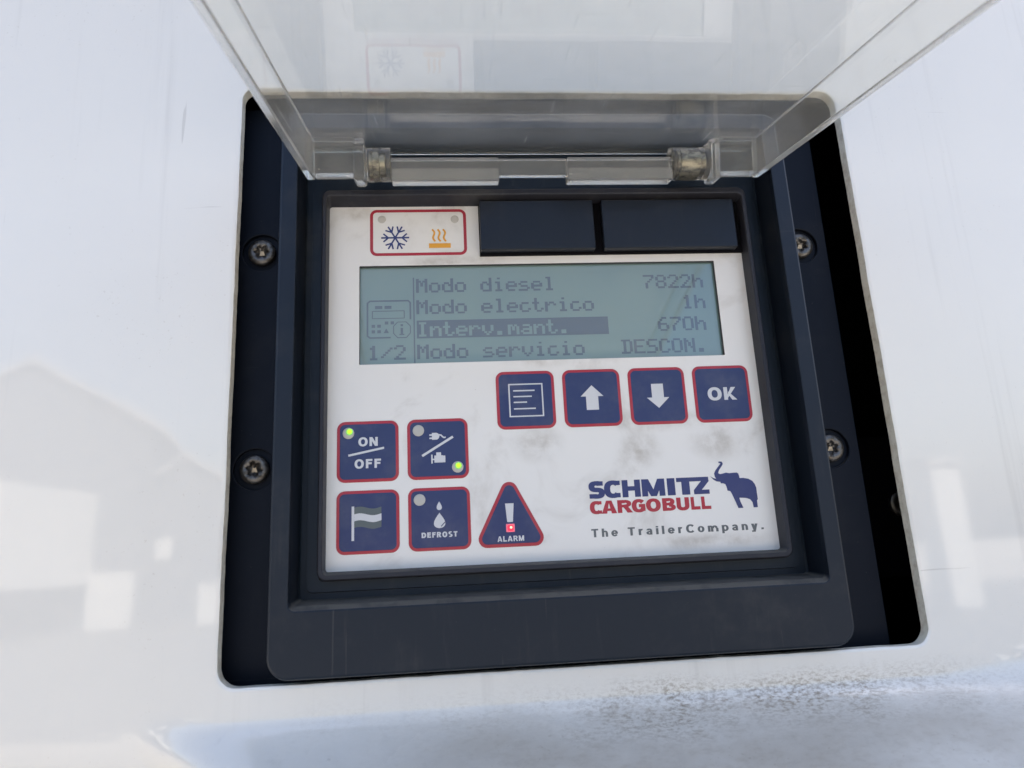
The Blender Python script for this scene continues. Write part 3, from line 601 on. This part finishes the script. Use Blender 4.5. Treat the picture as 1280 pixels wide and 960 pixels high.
# keypad buttons: slightly embossed, red border, navy face, pale sign
def button(name, x, z, s, draw, label, r=2.9, w=1.05):
    b = Ink()
    b.loft([rr(x, x + s, z - s, z, r, .03, 8), rr(x + .05, x + s - .05, z - s + .05, z - .05, r, -.16, 8), rr(x + w, x + s - w, z - s + w, z - w, r - w, -.2, 8)], 'red', cap=False)
    b.loft([rr(x + w, x + s - w, z - s + w, z - w, r - w, -.2, 8), rr(x + w + .12, x + s - w - .12, z - s + w + .12, z - w - .12, r - w, -.27, 8)], 'blue')
    draw(b, -.31); o = b.build(name, CU); o['label'] = label; return o
def d_onoff(b, y): b.add(text('ON', 11.1, 17.9, -92.6, -89.45, .24, .80, .18) + text('OFF', 9.8, 19.0, -100.45, -97.25, .24, .80, .2) + [line(7.6, -95.8, 20.1, -93.4, .75)], y, 'white')
b1_ = button('on_off_button', 3.55, -83.6, 21.7, d_onoff, 'square navy button reading ON / OFF with green light lit'); lens(7.6, -87.8, 2.1, b1_, True, off=(.45, .55))
def d_plug(b, y):
    f_ = [rect(36.2, 37.3, -89.75, -89.2), rect(36.2, 37.3, -90.9, -90.35), rect(37.1, 38.6, -91.2, -88.7), ell(38.5, -89.95, 1.25, 1.25)] + path([(39.6, -89.5), (40.3, -89.55), (40.9, -90.2), (41.3, -90.5), (42.0, -90.45)], .5)
    f_ += [line(33.5, -96.9, 44.6, -90.3, .85), rect(36.7, 37.2, -99.7, -96.5), rect(37.2, 37.9, -98.5, -98.0), rect(37.8, 41.7, -99.4, -97.0), rect(38.5, 40.2, -97.1, -95.8), rect(37.8, 40.9, -97.4, -96.9)]
    b.add(f_, y, 'white')
b2_ = button('power_source_button', 28.28, -83.6, 21.7, d_plug, 'square navy button with plug and engine signs'); lens(32.3, -87.7, 2.1, b2_); lens(46.0, -101.25, 2.1, b2_, True, off=(.3, .5))
def d_flag(b, y):
    N_ = 24; xs_ = [9.75 + (19.05 - 9.75) * i / N_ for i in range(N_ + 1)]
    wv = lambda x, z0: z0 + .42 * math.sin((x - 9.75) / 9.3 * 2 * math.pi + .3)
    for (za, zb, mk, yy) in ((-114.15, -116.5, 'flag_grey', y), (-118.75, -121.05, 'flag_grey', y), (-116.45, -118.8, 'white', y - .02)):
        top = [(x, wv(x, za)) for x in xs_]; bot = [(x, wv(x, zb)) for x in reversed(xs_)]; b.add([poly_test(top + bot)], yy, mk)
    b.add([rect(8.85, 9.72, -125.3, -113.6)], y - .02, 'white')
button('flag_button', 3.55, -108.2, 21.7, d_flag, 'square navy button with a waving flag sign')
def drop(cx, zt, zb, rw, n_=40):
    P = []; H = zt - zb
    for i in range(n_):
        a = 2 * math.pi * i / n_; P.append((cx + rw * math.sin(a) * math.sin(a / 2) ** 1.35, zb + H * (1 + math.cos(a)) / 2))
    return poly_test(P)
def d_def(b, y):
    b.add([drop(39.1, -113.1, -116.1, 1.25), minus(drop(39.1, -117.0, -122.3, 2.75), line(39.6, -121.75, 41.0, -120.3, .34))], y, 'white'); b.add(text('DEFROST', 32.8, 45.2, -125.45, -123.6, .27, .78, .20), y, 'white', dz=.05)
b3_ = button('defrost_button', 28.28, -108.2, 21.7, d_def, 'square navy button reading DEFROST under two drops'); lens(32.3, -112.3, 2.1, b3_)
def d_menu(b, y):
    f_ = [rect(65.35, 78.05, -72.0, -71.5), rect(65.35, 78.05, -83.95, -83.45), rect(65.35, 65.85, -83.9, -71.5), rect(77.55, 78.05, -83.9, -71.5)]
    for a, c_, z_ in ((67.1, 75.0, -74.15), (67.1, 73.9, -76.35), (67.1, 72.0, -78.5), (67.1, 75.1, -80.9)): f_.append(rect(a, c_, z_ - .26, z_ + .26))
    b.add(f_, y, 'white')
button('menu_button', 60.83, -66.8, 21.6, d_menu, 'square navy button with framed text lines sign')
def d_up(b, y): b.add([poly_test([(96.3, -72.9), (92.0, -77.1), (93.95, -77.1), (93.95, -82.2), (98.5, -82.2), (98.5, -77.1), (100.5, -77.1)])], y, 'white')
button('up_button', 85.54, -66.8, 21.6, d_up, 'square navy button with an up arrow')
def d_dn(b, y): b.add([poly_test([(121.1, -82.3), (116.8, -78.3), (118.8, -78.3), (118.8, -73.1), (123.3, -73.1), (123.3, -78.3), (125.3, -78.3)])], y, 'white')
button('down_button', 110.25, -66.8, 21.6, d_dn, 'square navy button with a down arrow')
def d_ok(b, y): b.add(text('OK', 140.1, 151.2, -80.1, -75.2, .24, .80, .14), y, 'white')
button('ok_button', 134.96, -66.8, 21.6, d_ok, 'square navy button reading OK')
# triangular alarm key
def tri(P, r, y, n=7):
    out = []; m_ = len(P)
    for i in range(m_):
        a = Vector(P[i - 1]); b = Vector(P[i]); c = Vector(P[(i + 1) % m_]); d1 = (a - b).normalized(); d2 = (c - b).normalized(); half = d1.angle(d2) / 2
        cc = b + (d1 + d2).normalized() * (r / math.sin(half)); s1_ = b + d1 * (r / math.tan(half)) - cc; s2_ = b + d2 * (r / math.tan(half)) - cc
        a0 = math.atan2(s1_.y, s1_.x); a1 = math.atan2(s2_.y, s2_.x); da = (a1 - a0 + math.pi) % (2 * math.pi) - math.pi
        for k in range(n + 1): t_ = a0 + da * k / n; out.append((cc.x + r * math.cos(t_), y, cc.y + r * math.sin(t_)))
    return out
T0 = [(50.6, -129.9), (77.3, -129.9), (63.95, -103.6)]
def inset(P, d):
    c = Vector((sum(p[0] for p in P) / 3, sum(p[1] for p in P) / 3)); out = []
    for i in range(3):
        a = Vector(P[i - 1]); b = Vector(P[i]); e = Vector(P[(i + 1) % 3]); d1 = (a - b).normalized(); d2 = (e - b).normalized(); half = d1.angle(d2) / 2
        q_ = b + (d1 + d2).normalized() * (d / math.sin(half)); out.append((q_.x, q_.y))
    return out
al = Ink(); T1 = inset(T0, .05); T2 = inset(T0, 1.15); T3 = inset(T0, 1.27)
al.loft([tri(T0, 3.0, .03), tri(T1, 3.0, -.16), tri(T2, 1.9, -.2)], 'red', cap=False)
al.loft([tri(T2, 1.9, -.2), tri(T3, 1.8, -.27)], 'blue')
al.add([poly_test([(62.25, -114.85), (65.3, -114.85), (64.75, -121.35), (62.75, -121.35)])] + text('ALARM', 59.05, 68.4, -127.95, -126.1, .22, .80, .17), -.31, 'white', dz=.05)
alo = al.build('alarm_button', CU); alo['label'] = 'triangular navy button reading ALARM with red light lit'
rl = Ink(); rl.loft([rr(62.25, 65.3, -124.8, -121.95, .25, -.28, 3), rr(62.4, 65.15, -124.65, -122.1, .25, -.40, 3)], 'redrim')
rl.loft([rr(62.7, 64.9, -124.4, -122.35, .5, -.41, 3), rr(62.8, 64.8, -124.3, -122.45, .5, -.44, 3)], 'redlight'); rl.raw(disc(64.0, -123.2, .45, -.47, 16), [tuple(range(16))], 'redcore')
rlo = rl.build('indicator_light', alo); rlo['label'] = 'small square light glowing red'

# maker's lettering and elephant emblem
lg = Ink(); yk = -.02
def heavy(s, cells, z0, z1, w, hh=.25):
    out = []
    for ch, (a, b) in zip(s, cells):
        fs_, adv = glyph(ch, w, .8); kx = (b - a) / adv; ww = w * (z1 - z0) / kx      # keep stems equally heavy whatever the width
        fs_, adv = glyph(ch, min(ww, .37 * adv), .8, hh); kx = (b - a) / adv; out += place(fs_, a, z0, kx, z1 - z0)
    return out
lg.add(heavy('SCHM', [(92.4, 98.3), (98.1, 104.0), (104.7, 111.4), (111.9, 120.4)], -114.5, -108.35, .35, .255), yk, 'logo_blue')
lg.add([rect(121.3, 124.2, -114.5, -108.35), rect(124.8, 136.8, -109.85, -108.35), rect(126.6, 129.6, -114.5, -109.8),
        rect(131.0, 136.8, -114.5, -112.95), poly_test([(131.0, -113.0), (134.0, -109.8), (137.0, -109.8), (134.0, -113.0)])], yk, 'logo_blue')
lg.add(heavy('CARGOBULL', [(92.5, 96.8), (96.7, 102.2), (102.5, 107.9), (107.7, 112.7), (112.9, 118.3), (118.9, 123.7), (124.1, 128.8), (129.4, 132.8), (133.3, 136.8)], -119.95, -115.4, .36, .25), yk, 'red', dz=.05)
EL = [(141.1, -103.1), (141.9, -103.0), (142.6, -103.1), (142.9, -103.9), (142.3, -104.8), (141.3, -106.0), (140.75, -107.2), (141.4, -107.6), (142.6, -107.4), (143.7, -107.15), (144.9, -107.4), (146.4, -107.3), (147.7, -107.25), (148.3, -107.7), (148.5, -108.6), (148.6, -109.35), (150.1, -109.35), (151.8, -109.7), (153.2, -110.5), (154.0, -111.7), (154.4, -113.1), (154.4, -115.1), (154.45, -117.2), (154.1, -117.6), (154.1, -120.1), (152.5, -120.1), (152.3, -118.2), (151.5, -117.1), (150.1, -116.6), (147.6, -116.4), (147.8, -117.6), (148.7, -120.1), (146.8, -120.1), (146.3, -118.6), (145.0, -114.9), (144.5, -113.9), (143.5, -113.7), (143.3, -112.3), (142.95, -111.3), (142.2, -111.0), (141.3, -110.95), (141.2, -110.4), (139.8, -110.2), (138.7, -109.5), (137.6, -108.2), (138.7, -108.9), (139.75, -109.25), (139.35, -108.4), (139.2, -107.3), (139.75, -106.3), (140.95, -104.9), (142.0, -103.85), (141.75, -103.5), (141.45, -103.75), (141.4, -103.4)]
lg.add([poly_test(EL)], yk, 'logo_blue')
lg.add(text('The', 92.4, 101.9, -127.95, -125.1, .21, .70, .30) + text('Trailer', 105.5, 125.3, -127.95, -125.1, .21, .70, .30) + text('Company.', 126.7, 155.3, -127.95, -125.1, .21, .70, .30), yk, 'grey', dz=.05)
lg.build('maker_logo', plate)

# blank black switch covers on their base
base = box('switch_base', 56.9, 160.5, -1.3, .1, -21.0, .3, 'void', CU, .1); base['label'] = 'black base strip behind the two blank covers'
t1_ = box('blank_cover', 57.2, 101.2, -5, -1.2, -20.2, -.1, 'tab', CU, .45); t1_['label'] = 'narrower blank black cover, left of the pair'
t2_ = box('blank_cover', 104.6, 157.3, -5, -1.2, -20.3, -.1, 'tab', CU, .45); t2_['label'] = 'wider blank black cover, right of the pair'

# ------------------------------------------------------------------ clear lid, swung up
LID_A = 11.0
x0, x1, LL, H, TW, TP, YB = -6.4, 166.6, 158.0, 13.6, 2.9, 2.4, 7.5
xi0, xi1 = x0 + TW, x1 - TW
V = []
def v(x, y, z): V.append((x, y, z)); return len(V) - 1
YP = 19.3                                                                          # the panel runs on over the hinge, the side walls stop short
A = [v(x0, YB, -H), v(x0 - 1.4, -LL, -H), v(x1 + 4.6, -LL, -H), v(x1, YB, -H)]                # outer rim
Bv = [v(x0, YP, TP), v(x0 - 1.4, -LL, TP), v(x1 + 4.6, -LL, TP), v(x1, YP, TP)]               # outer top
Cv = [v(xi0, YB, -H), v(xi0 - 1.4, -LL + TW, -H), v(xi1 + 4.6, -LL + TW, -H), v(xi1, YB, -H)] # inner rim
Dv = [v(xi0, YB, 0), v(xi0 - 1.4, -LL + TW, 0), v(xi1 + 4.6, -LL + TW, 0), v(xi1, YB, 0)]     # inner panel
P0, P3, Q0, Q3 = v(x0, YP, 0), v(x1, YP, 0), v(x0, YB, 0), v(x1, YB, 0)
F = [(A[0], A[1], Bv[1], Bv[0], P0, Q0), (A[1], A[2], Bv[2], Bv[1]), (A[2], A[3], Q3, P3, Bv[3], Bv[2]), tuple(Bv),
     (A[0], Cv[0], Cv[1], A[1]), (A[1], Cv[1], Cv[2], A[2]), (A[2], Cv[2], Cv[3], A[3]),
     (Cv[0], Dv[0], Dv[1], Cv[1]), (Cv[1], Dv[1], Dv[2], Cv[2]), (Cv[2], Dv[2], Dv[3], Cv[3]), (P0, Q0, Dv[0], Dv[1], Dv[2], Dv[3], Q3, P3),
     (P0, P3, Bv[3], Bv[0]), (A[0], Q0, Dv[0], Cv[0]), (A[3], Cv[3], Dv[3], Q3)]
lid = fix(link('lid', V, F, ['clear', 'clear_thick'], CU, [0, 0, 0, 0, 1, 1, 1, 0, 0, 0, 0, 1, 0, 0])); bev(lid, .6, 3)
lid.location = (0, -.020, .018); lid.rotation_euler = (R(LID_A), 0, 0); lid['label'] = 'clear scratched plastic lid standing open above the keypad'
for sgn in (0, 1):
    mx = (lambda a: a) if sgn == 0 else (lambda a: 160.1 - a)
    def bx(nm, p, q, *r_, **k): return box(nm, min(mx(p), mx(q)), max(mx(p), mx(q)), *r_, **k)
    bx('hinge_block', -3.2, 11.4, .1, 7.5, -13.4, -.15, 'clear_thick', lid, b=.4)
    bx('hinge_collar', 11.5, 15.6, -1.0, 8.0, -16.4, -.6, 'clear_thick', lid, b=1.2)
    e_ = 24.9 if sgn == 0 else 30.0
    a_, b_ = sorted((mx(15.7), mx(e_)))
    cyl_x('hinge_barrel', a_, b_, 3.8, -9.3, 6.1, 'clear', lid)
    pa, pb = sorted((mx(17.0), mx(e_ - 2)))
    cyl_x('hinge_pin', pa, pb, 3.8, -9.3, 4.2, 'brass', lid, prof=[(pa, 3.4), (pa + 1.2, 3.4), (pa + 1.25, 4.2), (pb - 2.2, 4.2), (pb - 2.15, 2.9), (pb, 2.9)])
    bx('hinge_bar', e_ + .1, 64.5 if sgn == 0 else 70.0, .5, 6.5, -16.5, -7.6, 'clear_thick', lid, b=.5)
    bx('hinge_bar_lip', e_ + .3, 64.3 if sgn == 0 else 69.8, -.5, .45, -16.3, -12.0, 'clear_thick', lid, b=.3)
box('hinge_link', 64.6, 90.0, 1.6, 5.6, -14.0, -7.7, 'clear_thick', lid, b=.4)
